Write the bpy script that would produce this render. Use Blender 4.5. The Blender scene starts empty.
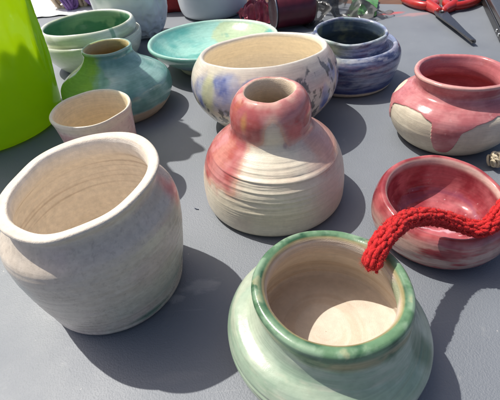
import bpy, math, random
import numpy as np
from mathutils import Matrix, Vector
random.seed(7)
R = math.radians
scene = bpy.context.scene
col = scene.collection
PI = math.pi

# ------------------------------------------------------------------ noise
def _hash(ix, iy, iz, seed):
    h = (ix.astype(np.int64) * 374761393 + iy.astype(np.int64) * 668265263 + iz.astype(np.int64) * 2147483647 + seed * 1274126177) & 0xffffffff
    h = ((h ^ (h >> 13)) * 1274126177) & 0xffffffff
    h = ((h ^ (h >> 16)) * 2246822519) & 0xffffffff
    return ((h ^ (h >> 15)) & 0xffffff) / float(0xffffff)

def vnoise(p, seed=0):
    i = np.floor(p).astype(np.int64); f = p - i
    u = f * f * (3 - 2 * f)
    o = 0
    for dx in (0, 1):
        wx = u[..., 0] if dx else 1 - u[..., 0]
        for dy in (0, 1):
            wy = u[..., 1] if dy else 1 - u[..., 1]
            for dz in (0, 1):
                wz = u[..., 2] if dz else 1 - u[..., 2]
                o = o + wx * wy * wz * _hash(i[..., 0] + dx, i[..., 1] + dy, i[..., 2] + dz, seed)
    return o

ROT = np.array(Matrix.Rotation(.9, 3, 'X') @ Matrix.Rotation(.7, 3, 'Y') @ Matrix.Rotation(.5, 3, 'Z'))

def fbm(p, freq, seed=0, octv=4):
    """0..1, centred on .5; freq in cycles per metre"""
    o = 0; a = 1; t = 0; q = (np.asarray(p) * freq) @ ROT + seed * 3.17
    for k in range(octv):
        nv = vnoise(q, seed + k)
        if k < 2: nv = .5 + (.5 * nv + .5 * vnoise(q @ ROT + .5, seed + 31 + k) - .5) * 1.3
        o = o + a * nv; t += a; a *= .55; q = (q * 2.03) @ ROT + 11.3
    return o / t

def ss(a, b, x):
    t = np.clip((x - a) / (b - a), 0, 1)
    return t * t * (3 - 2 * t)

def C3(r, g, b): return np.array([r, g, b], float)
def mix(a, b, m): return a + (b - a) * np.asarray(m)[..., None]
def wrap(a): return (a + PI) % (2 * PI) - PI
def blob(P, psi, z, wpsi, wz, soft=.35, wob=.25, seed=3, freq=90):
    """soft-edged patch centred at (psi, z): 1 inside"""
    d = np.sqrt((wrap(P['psi'] - psi) / wpsi) ** 2 + ((P['z'] - z) / wz) ** 2)
    d = d + (fbm(P['p'], freq, seed) - .5) * 2 * wob
    return 1 - ss(1 - soft, 1 + soft, d)

# ------------------------------------------------------------------ materials
def mat_new(name):
    m = bpy.data.materials.new(name); m.use_nodes = True
    nt = m.node_tree; b = nt.nodes['Principled BSDF']
    return m, nt, b

def ceramic(name, matte=.7, gloss=.1, bump=.25, grain=1600, speck=.12, streak=.12, wave=.1):
    m, nt, b = mat_new(name); N = nt.nodes; L = nt.links
    at = N.new('ShaderNodeAttribute'); at.attribute_name = 'glaze'
    tc = N.new('ShaderNodeTexCoord')
    n1 = N.new('ShaderNodeTexNoise'); n1.inputs['Scale'].default_value = grain; n1.inputs['Detail'].default_value = 3
    n2 = N.new('ShaderNodeTexNoise'); n2.inputs['Scale'].default_value = 260; n2.inputs['Detail'].default_value = 5; n2.inputs['Roughness'].default_value = .65
    n3 = N.new('ShaderNodeTexNoise'); n3.inputs['Scale'].default_value = 90; n3.inputs['Detail'].default_value = 2
    for n in (n1, n2, n3): L.new(tc.outputs['Object'], n.inputs['Vector'])
    # colour variation
    mr = N.new('ShaderNodeMapRange'); mr.inputs['From Min'].default_value = .3; mr.inputs['From Max'].default_value = .7
    mr.inputs['To Min'].default_value = 1 - speck; mr.inputs['To Max'].default_value = 1 + speck * .6
    L.new(n2.outputs['Fac'], mr.inputs['Value'])
    vm = N.new('ShaderNodeVectorMath'); vm.operation = 'SCALE'
    L.new(at.outputs['Color'], vm.inputs[0]); L.new(mr.outputs['Result'], vm.inputs['Scale'])
    mps = N.new('ShaderNodeMapping'); mps.inputs['Scale'].default_value = (60, 60, 1500)
    ns = N.new('ShaderNodeTexNoise'); ns.inputs['Scale'].default_value = 1; ns.inputs['Detail'].default_value = 4
    L.new(tc.outputs['Object'], mps.inputs['Vector']); L.new(mps.outputs[0], ns.inputs['Vector'])
    msr = N.new('ShaderNodeMapRange'); msr.inputs['From Min'].default_value = .3; msr.inputs['From Max'].default_value = .7
    msr.inputs['To Min'].default_value = 1 - streak; msr.inputs['To Max'].default_value = 1 + streak * .5
    L.new(ns.outputs['Fac'], msr.inputs['Value'])
    vms = N.new('ShaderNodeVectorMath'); vms.operation = 'SCALE'; L.new(vm.outputs[0], vms.inputs[0]); L.new(msr.outputs[0], vms.inputs['Scale'])
    vm = vms
    # tiny dark clay specks
    vo = N.new('ShaderNodeTexVoronoi'); vo.inputs['Scale'].default_value = 700; L.new(tc.outputs['Object'], vo.inputs['Vector'])
    cr = N.new('ShaderNodeMapRange'); cr.inputs['From Min'].default_value = .04; cr.inputs['From Max'].default_value = .13
    cr.inputs['To Min'].default_value = .80; cr.inputs['To Max'].default_value = 1
    vj = N.new('ShaderNodeMath'); vj.operation = 'MULTIPLY_ADD'; vj.inputs[1].default_value = .55; L.new(n2.outputs['Fac'], vj.inputs[0])
    vk = N.new('ShaderNodeMath'); vk.operation = 'SUBTRACT'; vk.inputs[1].default_value = .20; L.new(vo.outputs['Distance'], vk.inputs[0]); L.new(vk.outputs[0], vj.inputs[2])
    L.new(vj.outputs[0], cr.inputs['Value'])
    vm2 = N.new('ShaderNodeVectorMath'); vm2.operation = 'SCALE'
    L.new(vm.outputs[0], vm2.inputs[0]); L.new(cr.outputs['Result'], vm2.inputs['Scale'])
    L.new(vm2.outputs[0], b.inputs['Base Color'])
    # roughness
    ro = N.new('ShaderNodeMapRange'); ro.inputs['To Min'].default_value = matte; ro.inputs['To Max'].default_value = gloss
    L.new(at.outputs['Alpha'], ro.inputs['Value'])
    ad = N.new('ShaderNodeMath'); ad.operation = 'MULTIPLY_ADD'; ad.inputs[1].default_value = .18; L.new(n2.outputs['Fac'], ad.inputs[0])
    sb = N.new('ShaderNodeMath'); sb.operation = 'SUBTRACT'; sb.inputs[1].default_value = .09
    L.new(ro.outputs['Result'], sb.inputs[0]); L.new(sb.outputs[0], ad.inputs[2])
    mx = N.new('ShaderNodeMath'); mx.operation = 'MAXIMUM'; mx.inputs[1].default_value = .05
    L.new(ad.outputs[0], mx.inputs[0]); L.new(mx.outputs[0], b.inputs['Roughness'])
    # bump: fine grain on bare clay, soft waves under the glaze
    inv = N.new('ShaderNodeMath'); inv.operation = 'MULTIPLY_ADD'; inv.inputs[1].default_value = -bump * .92; inv.inputs[2].default_value = bump
    L.new(at.outputs['Alpha'], inv.inputs[0])
    b1 = N.new('ShaderNodeBump'); b1.inputs['Distance'].default_value = .0006
    L.new(n1.outputs['Fac'], b1.inputs['Height']); L.new(inv.outputs[0], b1.inputs['Strength'])
    b0 = N.new('ShaderNodeBump'); b0.inputs['Distance'].default_value = .0004
    L.new(ns.outputs['Fac'], b0.inputs['Height']); L.new(inv.outputs[0], b0.inputs['Strength']); L.new(b1.outputs[0], b0.inputs['Normal'])
    b2 = N.new('ShaderNodeBump'); b2.inputs['Distance'].default_value = .0015; b2.inputs['Strength'].default_value = wave
    L.new(n3.outputs['Fac'], b2.inputs['Height']); L.new(b0.outputs[0], b2.inputs['Normal'])
    L.new(b2.outputs[0], b.inputs['Normal'])
    b.inputs['IOR'].default_value = 1.5
    return m

def plain(name, colr, rough=.5, metal=0, bump=0, scale=300, var=.15, **kw):
    m, nt, b = mat_new(name); N = nt.nodes; L = nt.links
    tc = N.new('ShaderNodeTexCoord')
    n = N.new('ShaderNodeTexNoise'); n.inputs['Scale'].default_value = scale; n.inputs['Detail'].default_value = 5
    L.new(tc.outputs['Object'], n.inputs['Vector'])
    rp = N.new('ShaderNodeValToRGB')
    rp.color_ramp.elements[0].position = .3; rp.color_ramp.elements[1].position = .7
    rp.color_ramp.elements[0].color = tuple(c * (1 - var) for c in colr) + (1,)
    rp.color_ramp.elements[1].color = tuple(min(1, c * (1 + var)) for c in colr) + (1,)
    L.new(n.outputs['Fac'], rp.inputs['Fac']); L.new(rp.outputs['Color'], b.inputs['Base Color'])
    b.inputs['Roughness'].default_value = rough; b.inputs['Metallic'].default_value = metal
    if bump:
        bp = N.new('ShaderNodeBump'); bp.inputs['Strength'].default_value = bump; bp.inputs['Distance'].default_value = .0008
        L.new(n.outputs['Fac'], bp.inputs['Height']); L.new(bp.outputs[0], b.inputs['Normal'])
    for k, v in kw.items(): b.inputs[k.replace('_', ' ')].default_value = v
    return m

# ------------------------------------------------------------------ objects
def empty(name, loc, label, cat, group=None, rotz=0):
    o = bpy.data.objects.new(name, None); col.objects.link(o)
    o.location = loc; o.rotation_euler = (0, 0, rotz); o.empty_display_size = .02
    o['label'] = label; o['category'] = cat
    if group: o['group'] = group
    return o

def mesh_obj(name, verts, faces, mat, parent=None, smooth=True, loc=None):
    me = bpy.data.meshes.new(name); me.from_pydata([tuple(v) for v in verts], [], [tuple(f) for f in faces])
    me.update()
    if smooth: me.polygons.foreach_set('use_smooth', [True] * len(me.polygons))
    if mat: me.materials.append(mat)
    o = bpy.data.objects.new(name, me); col.objects.link(o)
    if parent: o.parent = parent
    if loc: o.location = loc
    return o

def catmull(pts, per):
    pts = [np.array(p, float) for p in pts]
    P = [2 * pts[0] - pts[1]] + pts + [2 * pts[-1] - pts[-2]]
    out = []; idx = [0]
    for i in range(1, len(P) - 2):
        p0, p1, p2, p3 = P[i - 1:i + 3]
        d = np.linalg.norm(p2 - p1); n = max(3, int(round(d / per)))
        def td(a, b): return max(np.linalg.norm(b - a), 1e-7) ** .5
        t0 = 0; t1 = td(p0, p1); t2 = t1 + td(p1, p2); t3 = t2 + td(p2, p3)
        for k in range(n):
            t = t1 + (t2 - t1) * k / n
            A1 = (t1 - t) / (t1 - t0) * p0 + (t - t0) / (t1 - t0) * p1
            A2 = (t2 - t) / (t2 - t1) * p1 + (t - t1) / (t2 - t1) * p2
            A3 = (t3 - t) / (t3 - t2) * p2 + (t - t2) / (t3 - t2) * p3
            B1 = (t2 - t) / (t2 - t0) * A1 + (t - t0) / (t2 - t0) * A2
            B2 = (t3 - t) / (t3 - t1) * A2 + (t - t1) / (t3 - t1) * A3
            out.append((t2 - t) / (t2 - t1) * B1 + (t - t1) / (t2 - t1) * B2)
        idx.append(len(out))
    out.append(pts[-1])
    return np.array(out), idx

def pot(name, label, cat, loc, outer, inner, colf, mat, parts, tilt=(0, 0), seg=320, per=.0011,
        dispf=None, alt=None, altdir=0, oval=(0, 0), wob=.0005, group=None, shift=(0, 0)):
    """parts: list of (name, first control index, last control index)"""
    root = empty(name, loc, label, cat, group)
    ctl = list(outer) + list(inner)
    prof, idx = catmull(ctl, per)
    n = len(prof)
    th = np.linspace(0, 2 * PI, seg, endpoint=False)
    TH = np.broadcast_to(th, (n, seg))
    rr = np.broadcast_to(prof[:, :1], (n, seg)).copy(); zz = np.broadcast_to(prof[:, 1:], (n, seg)).copy()
    if alt is not None:
        # second profile blended in around the pot, resampled on the same steps
        actl = [np.array(p, float) for p in alt]
        def samp(c):
            o = np.zeros((n, 2))
            c = [np.array(p, float) for p in c]; P = [2 * c[0] - c[1]] + c + [2 * c[-1] - c[-2]]
            for i in range(len(c) - 1):
                k0, k1 = idx[i], idx[i + 1]
                t = (np.arange(k0, k1) - k0) / (k1 - k0); t = t[:, None]
                p0, p1, p2, p3 = P[i:i + 4]
                m1 = (p2 - p0) / 2; m2 = (p3 - p1) / 2
                o[k0:k1] = (2*t**3-3*t**2+1)*p1 + (t**3-2*t**2+t)*m1 + (-2*t**3+3*t**2)*p2 + (t**3-t**2)*m2
            o[-1] = c[-1]
            return o
        A = samp(ctl); B = samp(actl)
        w = (.5 + .5 * np.cos(TH - altdir))
        rr = A[:, :1] * (1 - w) + B[:, :1] * w; zz = A[:, 1:] * (1 - w) + B[:, 1:] * w
    top = prof[:, 1].max()
    rmax = prof[:, 0].max()
    psi0 = math.atan2(-loc[1], -loc[0])
    inside = np.zeros((n, seg)); inside[idx[len(outer) - 1]:] = 1
    P = dict(th=TH, z=zz.copy(), r=rr.copy(), psi=wrap(TH - psi0), inside=inside, top=top)
    P['ctl'] = np.interp(np.arange(n), idx, np.arange(len(idx)))[:, None] + 0 * TH
    base = np.stack([rr * np.cos(TH), rr * np.sin(TH), zz], -1)
    P['p'] = base
    # hand-made wobble: a little oval, slow radial waves
    w2 = (fbm(np.stack([np.cos(TH), np.sin(TH), zz * 12], -1), 1.1, hash_name(name), 2) - .5)
    hf = np.clip(zz / top, 0, 1)
    r2 = rr * (1 + oval[0] * hf * np.cos(2 * (TH - oval[1]))) + w2 * wob * 6 * hf * np.clip(rr / rmax * 2, 0, 1)
    sgn = np.where(inside > .5, -1, 1)
    if dispf is not None: r2 = r2 + sgn * dispf(P) * np.clip(rr / .008, 0, 1)
    X = r2 * np.cos(TH); Y = r2 * np.sin(TH)
    w3 = (fbm(np.stack([np.cos(TH), np.sin(TH), 0 * zz], -1), 1.3, hash_name(name) + 5, 2) - .5)
    Z = zz + (X * tilt[0] + Y * tilt[1]) * hf ** 2 + w3 * wob * 5 * hf ** 3
    X = X + shift[0] * (1 - hf); Y = Y + shift[1] * (1 - hf)
    V = np.stack([X, Y, Z], -1)
    # normals on the whole grid, so the parts meet without a seam
    du = np.roll(V, -1, 1) - np.roll(V, 1, 1)
    dv = np.gradient(V, axis=0)
    Nn = np.cross(du, dv); Nn /= np.maximum(np.linalg.norm(Nn, axis=-1, keepdims=True), 1e-12)
    colr, gl = colf(P)
    gl = np.broadcast_to(gl, (n, seg))
    CA = np.concatenate([np.broadcast_to(colr, (n, seg, 3)), gl[..., None]], -1)
    CA = np.clip(CA, 0.003, 1)
    for pn, c0, c1 in parts:
        a, b = idx[c0], idx[c1]
        sub = slice(a, b + 1); m = b + 1 - a
        v = V[sub].reshape(-1, 3)
        i, j = np.meshgrid(np.arange(m - 1), np.arange(seg), indexing='ij'); j2 = (j + 1) % seg
        q = np.stack([i * seg + j, i * seg + j2, (i + 1) * seg + j2, (i + 1) * seg + j], -1).reshape(-1, 4)
        me = bpy.data.meshes.new(pn)
        me.vertices.add(len(v)); me.vertices.foreach_set('co', v.astype(np.float32).ravel())
        me.loops.add(q.size); me.loops.foreach_set('vertex_index', q.astype(np.int32).ravel())
        me.polygons.add(len(q)); me.polygons.foreach_set('loop_start', (np.arange(len(q)) * 4).astype(np.int32))
        me.polygons.foreach_set('use_smooth', np.ones(len(q), bool))
        me.update(calc_edges=True)
        at = me.color_attributes.new('glaze', 'FLOAT_COLOR', 'POINT')
        at.data.foreach_set('color', CA[sub].reshape(-1, 4).astype(np.float32).ravel())
        me.normals_split_custom_set_from_vertices(Nn[sub].reshape(-1, 3).tolist())
        me.materials.append(mat)
        o = bpy.data.objects.new(pn, me); col.objects.link(o); o.parent = root
    return root

def hash_name(s): return sum(ord(c) * (i + 3) for i, c in enumerate(s)) % 97

def rings(P, freq, seed, amp, lean=.15):
    """throwing lines: fine irregular rings that climb slowly round the pot"""
    q = np.stack([np.cos(P['th']) * .35, np.sin(P['th']) * .35, (P['z'] + P['r'] * .35 + lean / 90 * np.cos(P['th'] + seed)) * freq], -1)
    return (fbm(q, 1, seed, 3) - .5) * 2 * amp

# ================================================================== the pots
CLAY = C3(.60, .47, .33)

# --- grey-white jar, front left
def c_jar(P):
    z = P['z']; p = P['p']
    body = mix(C3(.60, .52, .42), C3(.53, .455, .365), ss(.3, .7, fbm(p, 40, 1)))
    body = mix(body, C3(.62, .55, .46), ss(.48, .64, fbm(p * [1, 1, 2.5], 90, 31, 6)) * .4)
    body = mix(body, C3(.36, .30, .24), ss(.62, .68, fbm(p, 700, 33, 3)) * .35)
    body = mix(body, C3(.66, .60, .52), ss(.58, .68, fbm(p, 90, 35, 6)) * .25)
    body = mix(body, C3(.60, .46, .42), ss(.52, .7, fbm(p, 28, 4)) * .45)
    body = mix(body, C3(.47, .50, .42), ss(.05, .015, z) * ss(.35, .6, fbm(p, 35, 9)) * .55)
    body = mix(body, C3(.44, .50, .46), blob(P, -1.5, .05, .5, .014) * .6)
    body = mix(body, C3(.62, .22, .20), blob(P, 1.15, .069, .17, .008, .6, .45) * .75)
    body = mix(body, C3(.12, .22, .16), blob(P, .22, .0085, .26, .0030, .6, .4, 8, 140) * .85)
    body = mix(body, C3(.30, .36, .28), blob(P, .9, .022, .55, .002, .9, .5, 12, 120) * .45)
    rimc = mix(C3(.66, .59, .49), C3(.60, .51, .42), ss(.45, .7, fbm(p * [1, 1, 3], 180, 2)) * .7)
    inn = mix(C3(.90, .82, .71), C3(.86, .76, .63), fbm(p * [1, 1, 14], 60, 5))
    spiral = ss(.60, .72, fbm(np.stack([np.cos(P['th']) * .5, np.sin(P['th']) * .5, (z + P['r'] * .5 + .0016 * np.cos(P['th'] + 2)) * 420], -1), 1, 6, 2))
    inn = mix(inn, C3(.45, .32, .22), spiral * .4)
    c = mix(body, rimc, ss(7.3, 8.2, P['ctl'])); c = mix(c, inn, ss(11.4, 12.2, P['ctl']))
    g = (.66 + .3 * (fbm(p, 60, 40) - .5)) * (1 - ss(7.6, 8.6, P['ctl'])) + .14
    return c, g
def d_jar(P): return rings(P, 330, 3, .00026) + rings(P, 900, 9, .00010) - .0006 * (1 - P['inside']) * np.exp(-((P['z'] - .0075) / .0012) ** 2)
pot('jar', 'largest pot, grey-white flared-rim jar with bare tan clay inside', 'jar', (-.0843, .1606, 0),
    [(0, 0), (.037, 0), (.0415, .0025), (.0438, .015), (.0466, .036), (.0478, .055), (.0465, .0685), (.0405, .0765), (.0374, .0825), (.0398, .0865), (.0408, .0886), (.0402, .0899)],
    [(.0358, .0894), (.0346, .0872), (.0352, .080), (.0400, .071), (.0430, .058), (.0420, .036), (.0390, .016), (.0300, .0090), (0, .0080)],
    c_jar, ceramic('jar_glaze', .8, .16, .5, 2200, .14, streak=.03, wave=.12),
    [('foot', 0, 2), ('body', 2, 8), ('rim', 8, 13), ('interior', 13, 20)], tilt=(.10, .05), dispf=d_jar, per=.0006, seg=640, shift=(-.007, .009))

# --- pink and cream bottle vase, centre
def c_vase(P):
    z = P['z']; p = P['p']
    cream = mix(C3(.68, .60, .44), C3(.72, .66, .53), fbm(p, 45, 3))
    cream = mix(cream, C3(.68, .50, .40), ss(.48, .66, fbm(p, 30, 6)) * .35)
    pink = mix(C3(.40, .095, .09), C3(.52, .21, .19), ss(.35, .65, fbm(p, 70, 2)))
    nb = (fbm(p, 55, 5) - .5)
    # broad pink sweep at the left and the right shoulder, bare gap down the front
    left = ss(.034, .043, z + nb * .016 + .006 * np.cos(P['psi'] + 1.2)) * ss(-.35, -.70, P['psi'] + nb * .35) 
    right = ss(.036, .050, z + nb * .014) * ss(.45, 1.25, P['psi'] + nb * .4)
    coll = ss(.0600, .067, z + nb * .012) * (1 - blob(P, .04, .064, .26, .017, .5, .3) * .95)
    m = np.clip(np.maximum(np.maximum(left, right * .7), coll), 0, 1)
    c = mix(cream, pink, m)
    c = mix(c, C3(.66, .33, .22), ss(.3, .5, m) * (1 - ss(.5, .8, m)) * .45)
    c = mix(c, C3(.62, .36, .08), blob(P, -.72, .076, .09, .006, .7, .5) * .45)
    c = mix(c, C3(.30, .20, .20), blob(P, .30, .0615, .05, .0018, .5, .2) * .6)
    c = mix(c, C3(.62, .42, .36), blob(P, .8, .022, .35, .012, .7, .4) * .5)
    c = mix(c, C3(.72, .63, .44), blob(P, .15, .020, .5, .009, .6, .3) * .6)
    edge = ss(.0850, .0878, z) * ss(.35, .6, fbm(p, 160, 7))
    c = mix(c, C3(.66, .42, .33), edge * .55)
    inn = mix(C3(.72, .60, .44), C3(.64, .50, .36), fbm(p, 80, 4))
    ins = ss(14.5, 15.6, P['ctl'])
    c = mix(c, inn, ins)
    return c, (1 - ins) * (.62 + .36 * m)
def d_vase(P):
    z = P['z']
    band = ss(.012, .022, z) * ss(.058, .050, z)
    q = np.stack([np.cos(P['th']) * .5, np.sin(P['th']) * .5, (z + P['psi'] * .0013) * 620], -1)
    f = (fbm(q, 1, 4, 3) - .5)
    step = ss(.0, .0012, z - (.044 - P['psi'] * .0022)) - ss(.0012, .004, z - (.044 - P['psi'] * .0022))
    return (f * .0017 * band * (.35 + ss(.9, .2, np.abs(P['psi'] - .0)) * .9) + step * .0006 * ss(1.6, .8, np.abs(P['psi']))) * (1 - P['inside'])
pot('vase', 'pink and cream bottle-necked vase with ridged throwing lines, in the centre', 'vase', (.0201, .2454, 0),
    [(0, 0), (.0490, 0), (.0532, .0035), (.0543, .013), (.0536, .025), (.0510, .036), (.0455, .0465), (.0370, .0540), (.0304, .0588), (.0283, .0625), (.0283, .0690), (.0278, .0755), (.0255, .0820)],
    [(.0225, .0862), (.0196, .0884), (.0174, .0885), (.0162, .0862), (.0162, .078), (.0210, .066), (.034, .055), (.046, .036), (.047, .018), (.035, .0075), (0, .007)],
    c_vase, ceramic('vase_glaze', .75, .10, .5, 2000, .10, streak=.09, wave=.18),
    [('foot', 0, 2), ('body', 2, 9), ('collar', 9, 16), ('interior', 16, 23)], tilt=(.05, .03), dispf=d_vase, per=.0005, seg=680, wob=.0006)

# --- celadon pot, front
def c_green(P):
    z = P['z']; p = P['p']; c = P['ctl']
    pale = mix(C3(.31, .39, .29), C3(.44, .49, .37), ss(.3, .7, fbm(p * [1, 1, 2], 46, 2)))
    pale = mix(pale, C3(.22, .33, .22), ss(.42, .66, fbm(p * [1, 1, 4], 44, 6, 5)) * .55)
    pale = mix(pale, C3(.52, .50, .38), ss(.56, .68, fbm(p * [1, 1, 6], 60, 26, 5)) * .35)
    pale = mix(pale, C3(.58, .52, .38), ss(.022, .006, z + (fbm(p, 60, 8) - .5) * .02) * .55)
    pale = mix(pale, C3(.09, .16, .085), blob(P, 1.35, .030, .16, .012, .5, .5, 4, 120) * .8)
    rim = mix(C3(.030, .092, .044), C3(.115, .215, .115), ss(.36, .62, fbm(p, 90, 3, 6)))
    crown = ss(9.0, 10.4, c) * ss(12.0, 11.0, c)
    rim = mix(rim, C3(.25, .36, .24), crown * ss(.42, .60, fbm(p, 130, 22, 6)) * .8)
    rim = mix(rim, C3(.38, .37, .22), np.clip(crown + .3, 0, 1) * ss(.56, .66, fbm(p, 120, 12, 6)) * .6)
    out = mix(pale, rim, ss(8.3, 9.2, c + (fbm(p, 60, 5, 5) - .5) * 2.4))
    out = mix(out, C3(.47, .36, .20), (ss(8.0, 8.6, c) - ss(8.8, 9.4, c)) * .7 * ss(.4, .6, fbm(p, 60, 14)))
    inn = mix(C3(.60, .50, .39), C3(.64, .56, .46), fbm(p * [1, 1, 5], 50, 9))
    ins = ss(12.4, 12.9, c + (fbm(p, 70, 1) - .5) * .7)
    brown = (ss(12.0, 12.4, c) - ss(12.6, 13.2, c))
    inn = mix(inn, C3(.50, .37, .25), ss(.50, .64, fbm(np.stack([np.cos(P['th']) * .4, np.sin(P['th']) * .4, (z + P['r'] * .7 + .0008 * np.cos(P['th'] + 1)) * 420], -1), 1, 16, 3)) * .38)
    out = mix(out, inn, ins); out = mix(out, C3(.42, .30, .15), brown * .6)
    out = mix(out, C3(.16, .28, .12), blob(P, 1.7, .047, .25, .006) * ins * .6)
    return out, (1 - ins) * .9
def d_green(P): return rings(P, 260, 8, .00040) * (1 + .5 * P['inside']) + rings(P, 800, 2, .00014) - (1 - P['inside']) * .0005 * (np.exp(-((P['z'] - .0265 - .002 * np.cos(P['th'])) / .0007) ** 2) + np.exp(-((P['z'] - .0195 + .003 * np.cos(P['th'] - .5)) / .0008) ** 2))
g_out = [(0, 0), (.034, 0), (.040, .003), (.0475, .012), (.0508, .0215), (.0498, .0275), (.0462, .0335), (.0384, .0360), (.0352, .0430), (.0362, .0500), (.0362, .0530), (.0345, .0545)]
g_alt = [(0, 0), (.034, 0), (.040, .003), (.0470, .010), (.0505, .0170), (.0490, .0230), (.0450, .0265), (.0412, .0320), (.0380, .0400), (.0368, .0490), (.0362, .0530), (.0345, .0545)]
g_in = [(.0318, .0540), (.0300, .0515), (.0296, .0455), (.0325, .0370), (.0370, .0270), (.0385, .0185), (.0360, .0145), (.0220, .0138), (0, .0136)]
pot('pot', 'pale celadon pot with dark green rim and sunlit bare clay floor, nearest the viewer', 'pot', (.0330, .1098, 0),
    g_out, g_in, c_green, ceramic('celadon_glaze', .8, .13, .45, 2200, .09, wave=.16),
    [('foot', 0, 2), ('body', 2, 8), ('rim', 8, 13), ('interior', 13, 20)], dispf=d_green, seg=680, alt=g_alt + g_in, altdir=-.05, per=.0005, wob=.0006)

# --- red bowl, right
def c_red(P):
    z = P['z']; p = P['p']; c = P['ctl']
    red = mix(C3(.24, .034, .040), C3(.43, .110, .110), ss(.35, .65, fbm(p, 60, 2)))
    st = fbm(p * [1, 1, 5] + [0, 0, 0], 48, 6)
    low = ss(.030, .018, z + (fbm(p, 40, 3) - .5) * .014 - .004 * np.cos(P['psi'] - .6))
    grey = mix(C3(.50, .43, .36), C3(.42, .24, .20), st)
    out = mix(red, grey, low * ss(.40, .58, st) * .9)
    edge = ss(7.6, 8.3, c) - ss(8.6, 9.6, c)
    out = mix(out, C3(.62, .45, .38), edge * .75)
    inn = mix(C3(.26, .035, .045), C3(.44, .120, .130), ss(.35, .7, fbm(p, 85, 8)))
    # pale veins where the glaze pooled
    v = np.abs(p[..., 1] * 1.0 + .35 * p[..., 0] + .004 + (fbm(p, 45, 4) - .5) * .02)
    inn = mix(inn, C3(.60, .38, .42), (1 - ss(.0, .0013, v)) * ss(.022, .012, z) * .8)
    v2 = np.abs(np.hypot(p[..., 0] - .004, p[..., 1] - .004) - .024 + (fbm(p, 60, 9) - .5) * .01)
    inn = mix(inn, C3(.22, .05, .10), (1 - ss(.0, .0022, v2)) * .5)
    sp = ss(.755, .79, fbm(p, 420, 10, 3)) * ss(.02, .01, z)
    inn = mix(inn, C3(.8, .7, .68), sp * .6)
    ins = ss(8.9, 9.6, c)
    return mix(out, inn, ins), np.full_like(z, .97)
pot('bowl', 'small dark red glazed bowl with grey streaks, red cord lying across its rim', 'bowl', (.1245, .1867, 0),
    [(0, 0), (.032, 0), (.0375, .003), (.0420, .011), (.0430, .0195), (.0415, .0270), (.0395, .0308), (.0376, .0322)],
    [(.0354, .0318), (.0340, .0290), (.0338, .0235), (.0325, .0150), (.0270, .0085), (.0180, .0060), (0, .0055)],
    c_red, ceramic('red_glaze', .6, .09, .3, 2000, .14, wave=.22),
    [('foot', 0, 2), ('body', 2, 6), ('rim', 6, 9), ('interior', 9, 14)], tilt=(-.01, .12), per=.0006, seg=560, wob=.0006,
    dispf=lambda P: rings(P, 300, 5, .00025))

# --- squat pot with pink glaze running down, upper right
def drip_mask(P):
    # height of the glaze edge round the pot: a wavy line with rounded runs hanging from it
    psi = P['psi'] + (fbm(P['p'], 70, 4) - .5) * .05
    xs = [-3.14, -2.2, -1.6, -1.3, -1.06, -.80, -.45, -.15, .20, .42, .8, 1.2, 1.7, 2.2, 3.14]
    ys = [.026, .030, .036, .030, .0350, .0385, .0385, .0340, .0290, .0355, .0400, .036, .024, .028, .026]
    edge = np.interp(psi, xs, ys)
    for a0, w0, z0 in ((.02, .205, .0080), (-1.2, .075, .0180), (1.75, .16, .012), (-2.5, .2, .014)):
        dz = np.minimum(z0 + .02 * (np.abs(wrap(psi - a0)) / w0) ** 3.4, .08)
        edge = -.0022 * np.log(np.exp(-edge / .0022) + np.exp(-dz / .0022))
    edge = edge + (fbm(P['p'], 45, 3) - .5) * .003
    return ss(-.0004, .0005, P['z'] - edge) * (1 - blob(P, -1.66, .0385, .24, .0045, .15, .3))
def c_drip(P):
    p = P['p']; m = drip_mask(P); c = P['ctl']
    cream = mix(C3(.62, .56, .43), C3(.55, .48, .36), ss(.4, .65, fbm(p, 45, 5)))
    cream = mix(cream, C3(.42, .35, .25), ss(.66, .75, fbm(p * [1, 1, 4], 120, 9)) * .4)
    pink = mix(C3(.42, .13, .135), C3(.52, .21, .205), ss(.35, .65, fbm(p, 90, 2)))
    pink = mix(pink, C3(.60, .34, .32), ss(.70, .76, fbm(p, 420, 7, 3)) * .35)
    edge = ss(9.6, 10.0, c) - ss(10.6, 11.4, c)
    pink = mix(pink, C3(.62, .38, .32), edge * .7)
    deep = C3(.48, .14, .15)
    ins = ss(11.0, 13.5, c)
    m2 = np.maximum(m, ins)
    out = mix(cream, mix(pink, mix(np.broadcast_to(deep, pink.shape), pink, .35 + 0 * m), ins), m2)
    return out, .25 + .7 * m2
def d_drip(P): return drip_mask(P) * .0009 * (1 - P['inside']) + rings(P, 260, 2, .0002)
pot('drip_pot', 'squat cream pot with pink glaze running down its shoulder, behind the red bowl', 'pot', (.1865, .3078, 0),
    [(0, 0), (.036, 0), (.0415, .003), (.0490, .013), (.0522, .0245), (.0500, .0360), (.0430, .0425), (.0355, .0465), (.0336, .0500), (.0352, .0555), (.0366, .0592), (.0356, .0610)],
    [(.0336, .0604), (.0320, .0560), (.0310, .0500), (.0330, .0440), (.0430, .036), (.0450, .024), (.0380, .010), (.02, .006), (0, .006)],
    c_drip, ceramic('pink_drip_glaze', .7, .10, .4, 2000, .10, wave=.14),
    [('foot', 0, 2), ('body', 2, 8), ('rim', 8, 13), ('interior', 13, 20)], dispf=d_drip, seg=640, per=.0006)

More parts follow.
